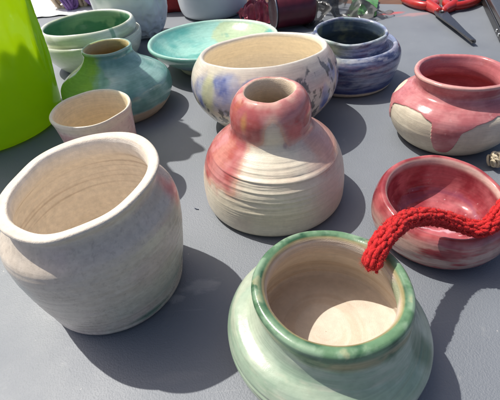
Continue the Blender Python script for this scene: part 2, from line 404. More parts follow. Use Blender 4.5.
# --- blue pot with a second lip
def c_blue(P):
    z = P['z']; p = P['p']; c = P['ctl']
    st = fbm(p * [1, 1, 8], 34, 6, 5)
    b = mix(C3(.045, .060, .15), C3(.20, .24, .36), ss(.38, .60, st))
    b = mix(b, C3(.42, .44, .50), ss(.42, .68, fbm(p * [1, 1, 3.5], 95, 9, 5)) * (.30 + .6 * ss(.026, .046, z)))
    b = mix(b, C3(.20, .13, .20), ss(.50, .70, fbm(p * [1, 1, 5], 60, 13)) * .4)
    b = mix(b, C3(.03, .045, .17), ss(.016, .008, z) * .8)
    b = mix(b, C3(.36, .37, .16), blob(P, -.6, .050, .5, .010, .8, .5, 21, 130) * .6)
    b = mix(b, C3(.30, .42, .40), ss(.052, .058, z) * ss(.45, .62, fbm(p, 110, 15)) * .7)
    rim = ss(13.6, 14.3, c) - ss(15.0, 15.8, c)
    b = mix(b, C3(.50, .54, .54), rim * ss(.35, .6, fbm(p, 120, 16)) * .8)
    inn = mix(C3(.06, .085, .12), C3(.22, .24, .17), ss(.45, .68, fbm(p, 45, 18)))
    b = mix(b, inn, ss(15.6, 16.4, c))
    foot = ss(.0062, .0048, z + (fbm(p, 70, 3) - .5) * .002)
    b = mix(b, C3(.62, .54, .42), foot)
    return b, .97 * (1 - foot)
pot('mottled_pot', 'mottled dark blue pot whose collar rises inside a second lip', 'pot', (.1288, .4447, 0),
    [(0, 0), (.046, 0), (.0505, .0025), (.0545, .013), (.0572, .0265), (.0568, .0370), (.0530, .0440), (.0500, .0462), (.0478, .0452), (.0462, .0425), (.0438, .0412), (.0412, .0430), (.0400, .0480), (.0404, .0540), (.0404, .0568)],
    [(.0388, .0582), (.0366, .0570), (.0355, .0530), (.0360, .045), (.044, .034), (.046, .022), (.040, .010), (.02, .006), (0, .006)],
    c_blue, ceramic('blue_glaze', .7, .08, .3, 1500, .14, wave=.22),
    [('foot', 0, 2), ('body', 2, 8), ('collar', 8, 14), ('rim', 14, 17), ('interior', 17, 23)], tilt=(-.02, .06),
    dispf=lambda P: rings(P, 240, 7, .0004), per=.0008, seg=480, wob=.0008)

# --- round bowl with painted blue blooms
def c_floral(P):
    z = P['z']; p = P['p']; c = P['ctl']; psi = P['psi']
    cream = mix(C3(.66, .60, .50), C3(.60, .50, .42), ss(.4, .7, fbm(p, 30, 2)))
    out = mix(cream, C3(.63, .47, .42), ss(.5, .66, fbm(p, 24, 12)) * .35)
    blue = C3(.20, .24, .44)
    edge_n = fbm(p, 160, 77, 5) - .5
    spots = [(-.95, .045, .22, .011), (-.55, .050, .26, .010), (-.40, .040, .30, .010), (-1.35, .036, .20, .010), (-.12, .052, .20, .006), (.85, .035, .10, .010), (1.05, .050, .10, .006), (-1.7, .048, .2, .008), (.25, .045, .2, .010), (1.25, .034, .10, .014)]
    m = 0
    for i, (a, zz_, wa, wz) in enumerate(spots):
        m = np.maximum(m, blob(P, a, zz_ * 1.15, wa, wz * 1.2, .25, .45, 30 + i, 75))
    tone = mix(C3(.12, .15, .36), C3(.34, .37, .52), ss(.35, .65, fbm(p, 75, 8)))
    out = mix(out, tone, m * (.55 + .45 * ss(.35, .6, fbm(p, 60, 9))))
    out = mix(out, C3(.52, .52, .28), np.maximum(blob(P, -.80, .052, .12, .012, .4, .4, 41, 90), blob(P, -1.2, .030, .12, .010, .4, .5, 42, 90)) * .7)
    # dark crackled brush marks
    q = fbm(p * [1, 1, .7], 170, 14, 4)
    band = np.maximum(blob(P, -.80, .030, .7, .012, .5, .4, 51), np.maximum(blob(P, .85, .048, .55, .022, .5, .5, 52), blob(P, -1.6, .040, .3, .010)))
    out = mix(out, C3(.10, .10, .10), ss(.515, .575, q) * ss(.2, .5, band) * .85)
    rimb = ss(8.0, 8.8, c)
    out = mix(out, C3(.68, .62, .53), rimb)
    inn = mix(C3(.90, .81, .65), C3(.87, .77, .60), fbm(p * [1, 1, 3], 30, 3))
    ins = ss(10.0, 11.0, c)
    return mix(out, inn, ins), (1 - ins) * .75 + .12
pot('flowered_bowl', 'round cream bowl with blue flower-like blotches, behind the pink vase', 'bowl', (.0252, .3700, 0),
    [(0, 0), (.036, 0), (.042, .003), (.0560, .015), (.0680, .031), (.0715, .045), (.0685, .059), (.0630, .0680), (.0600, .0718), (.0584, .0732)],
    [(.0562, .0724), (.0552, .0690), (.060, .060), (.0660, .045), (.062, .031), (.048, .015), (.03, .009), (0, .008)],
    c_floral, ceramic('floral_glaze', .6, .16, .3, 1800, .08, wave=.12),
    [('foot', 0, 2), ('body', 2, 8), ('rim', 8, 11), ('interior', 11, 17)], tilt=(.02, -.08), per=.0007, seg=640)

# --- wide turquoise dish
def c_dish(P):
    z = P['z']; p = P['p']; c = P['ctl']
    out = mix(C3(.20, .44, .38), C3(.32, .54, .46), fbm(p, 30, 2))
    out = mix(out, C3(.30, .42, .50), blob(P, -.45, .018, .30, .008, .4, .3, 5, 60) * .8)
    foot = ss(.013, .009, z + (fbm(p, 40, 6) - .5) * .012)
    out = mix(out, C3(.50, .50, .36), foot)
    inn = mix(C3(.13, .42, .38), C3(.34, .60, .52), ss(.35, .65, fbm(p, 22, 9)))
    gx = p[..., 0]; gy = p[..., 1]
    pg = np.maximum(blob2(P, .025, .055, .030, .026, 11), blob2(P, .066, .040, .022, .022, 12))
    inn = mix(inn, C3(.44, .52, .30), pg * .85)
    dark = ss(.60, .7, fbm(p, 36, 14))
    inn = mix(inn, C3(.06, .30, .26), dark * .5)
    ins = ss(8.2, 9.0, c)
    o = mix(out, inn, ins)
    rim = ss(6.8, 7.4, c) - ss(8.2, 8.9, c)
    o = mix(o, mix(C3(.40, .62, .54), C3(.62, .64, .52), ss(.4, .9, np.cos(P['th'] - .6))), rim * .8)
    return o, .95 - .3 * foot
def blob2(P, x, y, wx, wy, seed):
    p = P['p']; d = np.hypot((p[..., 0] - x) / wx, (p[..., 1] - y) / wy) + (fbm(p, 60, seed) - .5) * .6
    return 1 - ss(.85, 1.1, d)
pot('dish', 'wide shallow turquoise dish with pale green blotches inside', 'dish', (-.0286, .5357, 0),
    [(0, 0), (.046, 0), (.0495, .003), (.0515, .009), (.0680, .0175), (.0815, .0280), (.0862, .0345), (.0855, .0372)],
    [(.0830, .0372), (.0790, .0330), (.0690, .0250), (.0500, .0165), (.0300, .0130), (0, .0125)],
    c_dish, ceramic('turquoise_glaze', .7, .10, .3, 1500, .08, wave=.16),
    [('foot', 0, 3), ('body', 3, 6), ('rim', 6, 9), ('interior', 9, 13)], tilt=(-.01, -.02), seg=360)

# --- teal narrow-necked pot
def c_teal(P):
    z = P['z']; p = P['p']; c = P['ctl']; psi = P['psi']
    t = mix(C3(.13, .29, .25), C3(.28, .46, .42), ss(.35, .65, fbm(p, 40, 2)))
    t = mix(t, C3(.26, .46, .44), ss(.2, .9, psi + (fbm(p, 50, 4) - .5)) * ss(.50, .30, z / .07) * .7)
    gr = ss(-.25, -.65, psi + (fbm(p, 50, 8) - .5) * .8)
    t = mix(t, C3(.24, .44, .05), gr * .9)  # lime light bounced off the green vessel, painted into the left side
    edge = .0150 + (fbm(p, 38, 6) - .5) * .012
    ft = 1 - ss(-.0008, .0008, z - edge)
    t = mix(t, C3(.52, .60, .56), (ss(-.0002, .0006, z - edge) - ss(.0006, .0026, z - edge)) * .5)
    t = mix(t, mix(C3(.62, .50, .36), C3(.55, .42, .30), fbm(p, 60, 3)), ft)
    rim = ss(9.6, 10.2, c) - ss(11.2, 11.8, c)
    t = mix(t, C3(.42, .56, .46), rim * .5)
    ins = ss(11.2, 12.0, c)
    t = mix(t, mix(C3(.62, .48, .24), C3(.54, .42, .20), fbm(p, 50, 5)), ins)
    return t, .97 * (1 - ft * .85) * (1 - ins * .7)
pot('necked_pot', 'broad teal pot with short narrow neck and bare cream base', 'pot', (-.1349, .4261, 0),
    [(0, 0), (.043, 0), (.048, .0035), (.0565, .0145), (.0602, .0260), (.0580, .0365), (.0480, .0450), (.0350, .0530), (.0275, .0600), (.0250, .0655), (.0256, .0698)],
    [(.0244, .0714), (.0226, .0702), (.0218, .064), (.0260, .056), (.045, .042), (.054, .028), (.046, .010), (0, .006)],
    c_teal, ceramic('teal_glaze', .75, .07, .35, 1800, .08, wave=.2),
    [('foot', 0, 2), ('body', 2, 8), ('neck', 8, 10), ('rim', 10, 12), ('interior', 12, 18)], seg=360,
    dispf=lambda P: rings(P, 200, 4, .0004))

# --- small blush cup
def c_cup(P):
    z = P['z']; p = P['p']; c = P['ctl']
    b = mix(C3(.60, .45, .40), C3(.52, .30, .28), ss(.42, .64, fbm(p, 85, 2)))
    b = mix(b, C3(.62, .55, .46), ss(.5, .7, fbm(p, 50, 5)) * .7)
    rim = ss(4.7, 5.3, c)
    b = mix(b, C3(.68, .61, .48), rim)
    ins = ss(7.4, 8.1, c)
    b = mix(b, mix(C3(.84, .70, .48), C3(.80, .65, .43), fbm(p * [1, 1, 3], 40, 7)), ins)
    return b, .7 * (1 - ins) + .1
pot('cup', 'small blush-pink cup with off-white rim behind the grey-white jar', 'cup', (-.1156, .2850, 0),
    [(0, 0), (.018, 0), (.0210, .0025), (.0250, .022), (.0275, .045), (.0294, .0630), (.0306, .0685)],
    [(.0300, .0702), (.0282, .0694), (.0268, .063), (.0248, .045), (.0225, .022), (.016, .0085), (0, .0075)],
    c_cup, ceramic('cup_glaze', .75, .18, .35, 1800, .10, wave=.12),
    [('foot', 0, 2), ('body', 2, 5), ('rim', 5, 8), ('interior', 8, 13)], seg=300, tilt=(-.02, .02))

# --- white and green bowl, far left
def c_wg(P):
    z = P['z']; p = P['p']; c = P['ctl']
    w = mix(C3(.80, .80, .72), C3(.74, .75, .65), fbm(p * [1, 1, 4], 30, 2))
    pg = ss(.50, .60, fbm(p * [1, 1, 1.6], 17, 7)) 
    w = mix(w, C3(.42, .47, .30), pg * .6 * ss(.036, .044, z))
    # green runs over the collar
    run = 0
    for a, wdt in ((.42, .06),):
        run = np.maximum(run, (1 - ss(wdt * .6, wdt, np.abs(wrap(P['psi'] - a) + (fbm(p, 60, 5) - .5) * .12))) * ss(.040, .044, z))
    w = mix(w, C3(.12, .30, .20), run * .7)
    ins = ss(13.6, 14.4, c)
    inn = mix(C3(.07, .20, .11), C3(.14, .31, .18), fbm(p, 40, 4))
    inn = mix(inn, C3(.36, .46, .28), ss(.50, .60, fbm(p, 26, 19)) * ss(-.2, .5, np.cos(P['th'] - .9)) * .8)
    return mix(w, inn, ins), np.full_like(z, .9)
pot('lipped_bowl', 'white bowl with dark green inside and a second outer lip', 'bowl', (-.2018, .5876, 0),
    [(0, 0), (.046, 0), (.051, .003), (.0620, .016), (.0688, .032), (.0690, .0400), (.0675, .0422), (.0655, .0408), (.0635, .0390), (.0620, .0405), (.0640, .0450), (.0640, .0510), (.0622, .0560)],
    [(.0604, .0575), (.0580, .0560), (.0570, .050), (.058, .040), (.056, .026), (.045, .012), (.02, .008), (0, .008)],
    c_wg, ceramic('white_green_glaze', .6, .12, .3, 1500, .06, wave=.16),
    [('foot', 0, 2), ('body', 2, 9), ('collar', 9, 13), ('rim', 13, 15), ('interior', 15, 20)], seg=340)

# ================================================================== lime vessel
def lime_vessel():
    root = empty('lime_vessel', (-.2814, .4148, 0), 'tall glossy lime green vessel cut off by the left edge', 'vessel')
    m, nt, b = mat_new('lime_plastic'); N = nt.nodes; L = nt.links
    tc = N.new('ShaderNodeTexCoord'); n = N.new('ShaderNodeTexNoise'); n.inputs['Scale'].default_value = 22; n.inputs['Detail'].default_value = 6
    L.new(tc.outputs['Object'], n.inputs['Vector'])
    rp = N.new('ShaderNodeValToRGB'); rp.color_ramp.elements[0].color = (.24, .44, .006, 1); rp.color_ramp.elements[1].color = (.34, .57, .015, 1)
    L.new(n.outputs['Fac'], rp.inputs['Fac']); L.new(rp.outputs['Color'], b.inputs['Base Color'])
    b.inputs['Roughness'].default_value = .12
    bp = N.new('ShaderNodeBump'); bp.inputs['Strength'].default_value = .25; bp.inputs['Distance'].default_value = .004
    n.inputs['Roughness'].default_value = .4
    L.new(n.outputs['Fac'], bp.inputs['Height']); L.new(bp.outputs[0], b.inputs['Normal'])
    tr = N.new('ShaderNodeBsdfTranslucent'); tr.inputs['Color'].default_value = (.84, .99, .05, 1)
    mx = N.new('ShaderNodeMixShader'); mx.inputs[0].default_value = .58
    L.new(b.outputs[0], mx.inputs[1]); L.new(tr.outputs[0], mx.inputs[2]); L.new(mx.outputs[0], N['Material Output'].inputs['Surface'])
    seg = 320; H = .32
    prof, _ = catmull([(.0005, .0), (.066, .0), (.0735, .004), (.0785, .030), (.082, .080), (.087, .180), (.097, H)], .003)
    inn, _ = catmull([(.0955, H), (.0855, .180), (.0805, .080), (.077, .030), (.071, .006), (.0005, .004)], .003)
    allp = np.concatenate([prof, inn]); th = np.linspace(0, 2 * PI, seg, endpoint=False)
    v = []
    ridge0 = math.atan2(-.4148, .2814)
    for r, z in allp:
        a = th
        rid = 0
        for k, (off, am) in enumerate(((.98, .0022), (1.12, .0030), (1.30, .0024))):
            c0 = ridge0 + off + .10 * math.sin(z * 60 + k * 2) * .5
            rid = rid + am * np.exp(-((wrap(a - c0)) / .028) ** 2) * ss(.03, .07, np.array(z)) * (r > .05)
        ruff = ss(.25 * H, H, np.array(z)) * .055 * np.cos(a - 2.53) + .026 * ss(.6 * H, H, np.array(z)) * (.5 * np.sin(a * 5 + 1) + .45 * np.sin(a * 13 + 2) + .35 * np.sin(a * 23))  # unseen top, invented slant and ruffles that shape the vessel's shade and shadow
        rr = r + rid
        v += list(np.stack([rr * np.cos(a), rr * np.sin(a), z + ruff + 0 * a], -1))
    n_ = len(allp)
    f = [(i * seg + j, i * seg + (j + 1) % seg, (i + 1) * seg + (j + 1) % seg, (i + 1) * seg + j) for i in range(n_ - 1) for j in range(seg)]
    mesh_obj('body', v, f, m, root)
    # rolled edge along the unseen top, which is ruffled for a ragged shadow
    pts = []
    for a in th:
        ruff = .055 * math.cos(a - 2.53) + .026 * (.5 * math.sin(a * 5 + 1) + .45 * math.sin(a * 13 + 2) + .35 * math.sin(a * 23))
        pts.append((.0963 * math.cos(a), .0963 * math.sin(a), H + ruff))
    vv, ff = tube(pts, .0016, 8, closed=True)
    mesh_obj('rim', vv, ff, m, root)

def tube(pts, rad, k=8, closed=False):
    pts = [Vector(p) for p in pts]; n = len(pts)
    v = []; f = []
    up = Vector((0, 0, 1)); prev = None
    for i, p in enumerate(pts):
        a = pts[(i - 1) % n] if (closed or i > 0) else p
        b = pts[(i + 1) % n] if (closed or i < n - 1) else p
        t = (b - a).normalized()
        if prev is None:
            s = t.cross(up)
            if s.length < .05: s = t.cross(Vector((1, 0, 0)))
        else: s = prev - t * prev.dot(t)
        s.normalize(); prev = s; w = t.cross(s)
        r = rad[i] if hasattr(rad, '__len__') else rad
        for j in range(k):
            an = 2 * PI * j / k; v.append(p + (s * math.cos(an) + w * math.sin(an)) * r)
    m = n if closed else n - 1
    for i in range(m):
        for j in range(k):
            a = i * k + j; b = i * k + (j + 1) % k; c = ((i + 1) % n) * k
            f.append((a, b, c + (j + 1) % k, c + j))
    if not closed:
        f.append(tuple(range(k - 1, -1, -1))); f.append(tuple((n - 1) * k + j for j in range(k)))
    return v, f
lime_vessel()

def smooth_path(pts, step):
    q, _ = catmull(pts, step); return q

# ================================================================== red crochet cord
def cord():
    path = smooth_path([(.0528, .1160, .0548), (.0540, .1174, .0580), (.058, .1222, .0620), (.0657, .1301, .0625), (.0785, .1415, .058), (.0942, .1505, .0500), (.1094, .1545, .0420),
                        (.1210, .1530, .0370), (.1285, .1508, .0356), (.1335, .1515, .0372), (.1400, .1555, .0420), (.1490, .1615, .0470), (.1650, .1700, .0500), (.1850, .1790, .040), (.1990, .186, .022), (.212, .192, .0075), (.235, .20, .0062)], .0004)
    n = len(path)
    T = np.gradient(path, axis=0); T /= np.linalg.norm(T, axis=1, keepdims=True)
    up = np.array([0, 0, 1.]); S = np.cross(T, up); S /= np.linalg.norm(S, axis=1, keepdims=True); W = np.cross(S, T)
    L = np.concatenate([[0], np.cumsum(np.linalg.norm(np.diff(path, axis=0), axis=1))])
    V = []; F = []
    def add(vf):
        v, f = vf; o = len(V); V.extend(v); F.extend([tuple(i + o for i in q) for q in f])
    add(tube(path[::6], .0032, 10))
    rnd = random.Random(3)
    pitch = .0033
    # chain stitches: five columns of slanted yarn loops round the core
    for colm in range(8):
        a0 = colm * 2 * PI / 8
        s = .0006 + rnd.random() * .001
        while s < L[-1] - .004:
            for leg in (-1, 1):
                pts = []; rad = []
                jit = rnd.uniform(-.28, .28); jr = rnd.uniform(-.0004, .0006)
                for k in range(8):
                    u = k / 7
                    sl = s + (u - .15) * pitch * 1.55
                    i = np.searchsorted(L, min(max(sl, 0), L[-1])); i = min(i, n - 1)
                    an = a0 + jit + leg * (.06 + .34 * math.sin(PI * min(u * 1.02, 1)) ** .8) + .25 * s / .01 * .3
                    rr = .0026 + .0013 * math.sin(PI * u) + jr
                    pts.append(path[i] + (S[i] * math.cos(an) + W[i] * math.sin(an)) * rr)
                    rad.append(.00098 * (.55 + .6 * math.sin(PI * u)))
                ok = [pts[0]]; rk = [rad[0]]
                for p_, r_ in zip(pts[1:], rad[1:]):
                    if np.linalg.norm(p_ - ok[-1]) > 1e-5: ok.append(p_); rk.append(r_)
                if len(ok) > 3: add(tube(ok, rk, 7))
            s += pitch * rnd.uniform(.6, .95)
    # stray fibres
    for k in range(15000):
        i = rnd.randrange(n); an = rnd.uniform(0, 2 * PI)
        d = S[i] * math.cos(an) + W[i] * math.sin(an)
        p = path[i] + d * rnd.uniform(.0034, .0044)
        t = d * rnd.uniform(.3, 1) + T[i] * rnd.uniform(-1, 1) + S[i] * rnd.uniform(-.8, .8) + W[i] * rnd.uniform(-.8, .8)
        t = t / np.linalg.norm(t); l = rnd.uniform(.0006, .0030)
        p2 = p + t * l * .6; p3 = p2 + (t + d * rnd.uniform(-1, .8)) * l * .3
        add(tube([p, p2, p3], [.00006, .00005, .00003], 3))
    # the cut end: loose yarn tails
    for k in range(3):
        a = rnd.uniform(0, 2 * PI); p0 = path[0] + (S[0] * math.cos(a) + W[0] * math.sin(a)) * rnd.uniform(.0005, .003) + T[0] * .001
        q1 = p0 - T[0] * rnd.uniform(.0002, .0010) + (S[0] * math.cos(a) + W[0] * math.sin(a)) * .0008
        q2 = q1 - T[0] * rnd.uniform(.0001, .0006) + (S[0] * math.cos(a + 1) + W[0] * math.sin(a + 1)) * .0014 - np.array([0, 0, .0006])
        add(tube(smooth_path([p0, q1, q2], .0004), .0008, 7))
    m = plain('red_wool', (.52, .008, .010), .85, bump=.6, scale=2600, var=.35, Sheen_Weight=.25, Sheen_Roughness=.5)
    m.node_tree.nodes['Principled BSDF'].inputs['Sheen Tint'].default_value = (1, .25, .2, 1)
    o = mesh_obj('crochet_cord', V, F, m)
    o['label'] = 'bright red crocheted wool cord draped from the celadon pot to the red bowl'; o['category'] = 'cord'
cord()

# ================================================================== background things
def lump(name, mat, parent, dims, seed, crease=.1, freq=2.2, seg=96, rows=64, pinch=None, flat=True):
    """closed crumpled body standing on z=0"""
    th = np.linspace(0, 2 * PI, seg, endpoint=False); ph = np.linspace(-PI / 2 + .001, PI / 2 - .001, rows)
    PH, TH = np.meshgrid(ph, th, indexing='ij')
    n = np.stack([np.cos(PH) * np.cos(TH), np.cos(PH) * np.sin(TH), np.sin(PH)], -1)
    sq = np.sign(n) * np.abs(n) ** .72
    f = 1 + crease * (1 - 2.2 * np.abs(fbm(n + seed, freq, seed, 4) - .5) * 2)
    v = sq * f[..., None] * (np.array(dims) / 2)
    v[..., 2] = np.maximum(v[..., 2], -dims[2] / 2 * .97) + dims[2] / 2 * .97 + .0005
    if pinch is not None:
        k = ss(pinch, 1, v[..., 2] / dims[2]); v[..., 0] *= 1 - .75 * k; v[..., 1] *= 1 - .75 * k
    v = v.reshape(-1, 3)
    fc = [(i * seg + j, i * seg + (j + 1) % seg, (i + 1) * seg + (j + 1) % seg, (i + 1) * seg + j) for i in range(rows - 1) for j in range(seg)]
    fc.append(tuple(range(seg - 1, -1, -1))); fc.append(tuple((rows - 1) * seg + j for j in range(seg)))
    return mesh_obj(name, v, fc, mat, parent)

white_pl = plain('white_plastic', (.78, .80, .81), .3, bump=.15, scale=40, var=.04)
white_pl.node_tree.nodes['Principled BSDF'].inputs['Subsurface Weight'].default_value = .0

def crumpled_bag():
    root = empty('plastic_bag', (-.162, .700, 0), 'crumpled white plastic bag standing behind the white and green bowl', 'bag')
    lump('bag_body', white_pl, root, (.112, .085, .190), 4, .085, 2.6, seg=160, rows=120, pinch=.85)
    vv, ff = tube([(.020 * math.cos(t), .016 * math.sin(t), .178 + .002 * math.sin(3 * t)) for t in np.linspace(0, 2 * PI, 40, endpoint=False)], .0025, 8, True)
    mesh_obj('tie', vv, ff, white_pl, root)
crumpled_bag()

def canister():
    root = empty('canister', (-.033, .800, 0), 'smooth white round container standing behind the turquoise dish', 'container')
    pr, _ = catmull([(.001, .0005), (.052, .0005), (.060, .006), (.0655, .030), (.067, .075), (.064, .125), (.054, .150), (.050, .156)], .002)
    seg = 128; v = []; f = []
    for r, z in pr:
        for j in range(seg):
            a = 2 * PI * j / seg; k = 1 + .012 * math.sin(3 * a + z * 30)
            v.append((r * k * math.cos(a), r * k * math.sin(a), z))
    f = [(i * seg + j, i * seg + (j + 1) % seg, (i + 1) * seg + (j + 1) % seg, (i + 1) * seg + j) for i in range(len(pr) - 1) for j in range(seg)]
    mesh_obj('body', v, f, plain('milky_white', (.72, .76, .76), .35, bump=.05, scale=60, var=.03), root)
    pr = [(.001, .172), (.048, .172), (.0515, .169), (.052, .157), (.050, .1565)]
    v = [(r * math.cos(2 * PI * j / seg), r * math.sin(2 * PI * j / seg), z) for r, z in pr for j in range(seg)]
    f = [(i * seg + j, (i + 1) * seg + j, (i + 1) * seg + (j + 1) % seg, i * seg + (j + 1) % seg) for i in range(len(pr) - 1) for j in range(seg)]
    mesh_obj('lid', v, f, plain('lid_white', (.6, .64, .64), .4, scale=60, var=.03), root)
canister()

def red_cloth():
    o = lump('red_cloth', plain('dark_red_cloth', (.20, .012, .012), .8, bump=.4, scale=700, var=.2), None, (.13, .05, .11), 9, .22, 2.5)
    o.location = (-.105, .850, 0)
    o['label'] = 'bunched dark red cloth showing between the two white containers'; o['category'] = 'cloth'
red_cloth()

def maroon_tin():
    root = empty('tin', (.0954, .6700, .0275), 'dark maroon tin lying on its side behind the blue mottled pot', 'tin', rotz=.15)
    m = plain('maroon_paint', (.085, .008, .018), .35, scale=120, var=.2)
    steel = plain('dull_tin', (.35, .33, .34), .35, 1.0, scale=200, var=.15)
    seg = 96
    def lathe(pr):
        v = [(x, r * math.cos(2 * PI * j / seg), r * math.sin(2 * PI * j / seg)) for x, r in pr for j in range(seg)]
        f = [(i * seg + j, i * seg + (j + 1) % seg, (i + 1) * seg + (j + 1) % seg, (i + 1) * seg + j) for i in range(len(pr) - 1) for j in range(seg)]
        return v, f
    v, f = lathe([(-.028, .0255), (-.020, .0262), (.024, .0262), (.032, .0245), (.036, .019), (.037, .001)])
    mesh_obj('body', v, f, m, root)
    v, f = lathe([(-.0262, .001), (-.0262, .021), (-.0275, .0235), (-.0300, .0268), (-.0315, .0268), (-.0315, .0258), (-.0290, .0225), (-.0285, .001)])
    mesh_obj('end_cap', v, f, steel, root)
    # mustard printed patch, wrapped round the side
    v = []; nu, nv = 14, 10
    for i in range(nu + 1):
        for j in range(nv + 1):
            u = -1 + 2 * i / nu; w = -1 + 2 * j / nv
            x = u * .0085; a = w * .28 * math.sqrt(max(0, 1 - u * u * .96)) 
            an = PI / 2 + .25 + a
            v.append((x - .004, -.0264 * math.cos(an), .0264 * math.sin(an)))
    f = [(i * (nv + 1) + j, (i + 1) * (nv + 1) + j, (i + 1) * (nv + 1) + j + 1, i * (nv + 1) + j + 1) for i in range(nu) for j in range(nv)]
    mesh_obj('printed_patch', v, f, plain('mustard_print', (.30, .22, .03), .4, scale=300), root)
maroon_tin()

def crumple_sheet(name, mat, parent, sx, sy, h, seed, n=70, fold=7, thick=.0004, octv=4):
    u, w = np.meshgrid(np.linspace(-1, 1, n), np.linspace(-1, 1, n), indexing='ij')
    q = np.stack([u, w, 0 * u], -1)
    warp = fbm(q + 5, 1.3, seed, 3)
    e = 1 - np.abs(fbm(q * [1, 1, 1] + warp[..., None], fold / 3, seed + 3, octv) - .5) * 5
    z = np.clip(e, 0, 1) ** 1.2 * h * (.35 + .65 * ss(1.25, .3, np.hypot(u, w))) + .001
    ed = 1 + .16 * (fbm(q + 9, 3, seed + 8, 3) - .5) * 2
    X = u * sx / 2 * ed; Y = w * sy / 2 * ed
    v = np.stack([X, Y, z], -1).reshape(-1, 3); v2 = v + [0, 0, thick]
    f = []
    for i in range(n - 1):
        for j in range(n - 1):
            a = i * n + j; f.append((a, a + 1, a + n + 1, a + n)); f.append((a + n * n, a + n + n * n, a + n + 1 + n * n, a + 1 + n * n))
    for i in range(n - 1):
        for a, b in ((i, i + 1), ((n - 1) * n + i + 1, (n - 1) * n + i), ((i + 1) * n, i * n), (i * n + n - 1, (i + 1) * n + n - 1)):
            f.append((a, a + n * n, b + n * n, b))
    return mesh_obj(name, np.concatenate([v, v2]), f, mat, parent)

def clear_plastic(name, tint=(.92, .93, .93), rough=.12):
    m, nt, b = mat_new(name); N = nt.nodes; L = nt.links
    b.inputs['Base Color'].default_value = tint + (1,); b.inputs['Roughness'].default_value = rough; b.inputs['Specular IOR Level'].default_value = .8
    tc = N.new('ShaderNodeTexCoord'); n = N.new('ShaderNodeTexNoise'); n.inputs['Scale'].default_value = 90; n.inputs['Detail'].default_value = 4
    bp = N.new('ShaderNodeBump'); bp.inputs['Strength'].default_value = .3; bp.inputs['Distance'].default_value = .002
    L.new(tc.outputs['Object'], n.inputs['Vector']); L.new(n.outputs['Fac'], bp.inputs['Height']); L.new(bp.outputs[0], b.inputs['Normal'])
    t = N.new('ShaderNodeBsdfTransparent'); mx = N.new('ShaderNodeMixShader')
    fr = N.new('ShaderNodeFresnel'); fr.inputs['IOR'].default_value = 1.5; L.new(bp.outputs[0], fr.inputs['Normal'])
    ma = N.new('ShaderNodeMath'); ma.operation = 'MULTIPLY_ADD'; ma.inputs[1].default_value = .8; ma.inputs[2].default_value = .04
    L.new(fr.outputs[0], ma.inputs[0]); L.new(ma.outputs[0], mx.inputs[0]); L.new(t.outputs[0], mx.inputs[1]); L.new(b.outputs[0], mx.inputs[2])
    L.new(mx.outputs[0], N['Material Output'].inputs['Surface'])
    return m

o = crumple_sheet('plastic_wrapper', clear_plastic('clear_film', (.14, .14, .14), .18), None, .135, .15, .036, 5, n=110, fold=3, octv=2)
o.location = (.168, .712, 0); o.rotation_euler = (0, 0, .5)
o['label'] = 'crumpled clear plastic wrapper behind the blue mottled pot'; o['category'] = 'wrapper'
o = crumple_sheet('green_wrapper', plain('green_film', (.07, .22, .05), .35, scale=120), None, .046, .11, .010, 12, n=60, fold=1.5, octv=1)
o.location = (.2330, .7330, 0); o.rotation_euler = (0, 0, -.35)
o['label'] = 'folded green wrapper at the end of the clear plastic'; o['category'] = 'wrapper'
o = crumple_sheet('pink_wrapper', plain('pink_foil', (.34, .05, .08), .3, .0, scale=90, var=.5), None, .060, .060, .036, 21, n=110, fold=4, octv=2)
o.location = (.0440, .7250, 0); o.rotation_euler = (0, 0, .2)
o['label'] = 'crinkled pink and white foil wrapper left of the maroon tin'; o['category'] = 'wrapper'

o = crumple_sheet('paper_sheet', plain('white_paper', (.80, .80, .78), .6, scale=60, var=.03), None, .34, .30, .004, 31, n=40, fold=3)
o.location = (-.345, 1.03, 0); o['label'] = 'white paper sheet under the yarn flowers, top left corner'; o['category'] = 'paper'
# yarn blooms at the far left
def bloom(name, label, mat, x, y, s, seed):
    rnd = random.Random(seed); V = []; F = []
    for k in range(26):
        a = rnd.uniform(0, 2 * PI); e = rnd.uniform(.1, 1.4); r = s * rnd.uniform(.35, .55)
        cx, cy, cz = (s * .5 * math.cos(e) * math.cos(a), s * .5 * math.cos(e) * math.sin(a), s * .45 + s * .5 * math.sin(e))
        d = Vector((math.cos(a + 1.3), math.sin(a + 1.3), 0)); u = Vector((0, 0, 1)) * math.cos(rnd.uniform(-.5, .5)) + Vector((math.cos(a), math.sin(a), 0)) * .4
        pts = [Vector((cx, cy, cz)) + d * r * math.cos(t) * .55 + u * r * math.sin(t) for t in np.linspace(0, 2 * PI, 16, endpoint=False)]
        for p in pts: p.z = max(p.z, .003)
        v, f = tube(pts, s * .10, 6, True); o_ = len(V); V.extend(v); F.extend([tuple(i + o_ for i in q) for q in f])
    o = mesh_obj(name, V, F, mat); o.location = (x, y, 0); o['label'] = label; o['category'] = 'yarn'
cy = plain('cream_yarn', (.60, .48, .36), .9, bump=.5, scale=900, var=.2)
py = plain('purple_yarn', (.22, .12, .34), .9, bump=.5, scale=900, var=.3)
bloom('yarn_flower', 'cream yarn flower nearest the lime vessel', cy, -.366, .955, .050, 1)
bloom('yarn_flower', 'cream yarn flower between the two purple flowers', cy, -.312, .950, .050, 2)
bloom('yarn_flower', 'smaller purple yarn flower in front of the cream ones', py, -.338, .925, .030, 3)
bloom('yarn_flower', 'purple yarn flower beside the crumpled white bag', py, -.276, .920, .050, 4)
bloom('yarn_knot', 'small lump of cream yarn between the drip pot and the red bowl', plain('ecru_yarn', (.50, .43, .30), .9, bump=.5, scale=1400, var=.2), .2010, .2490, .0100, 8)

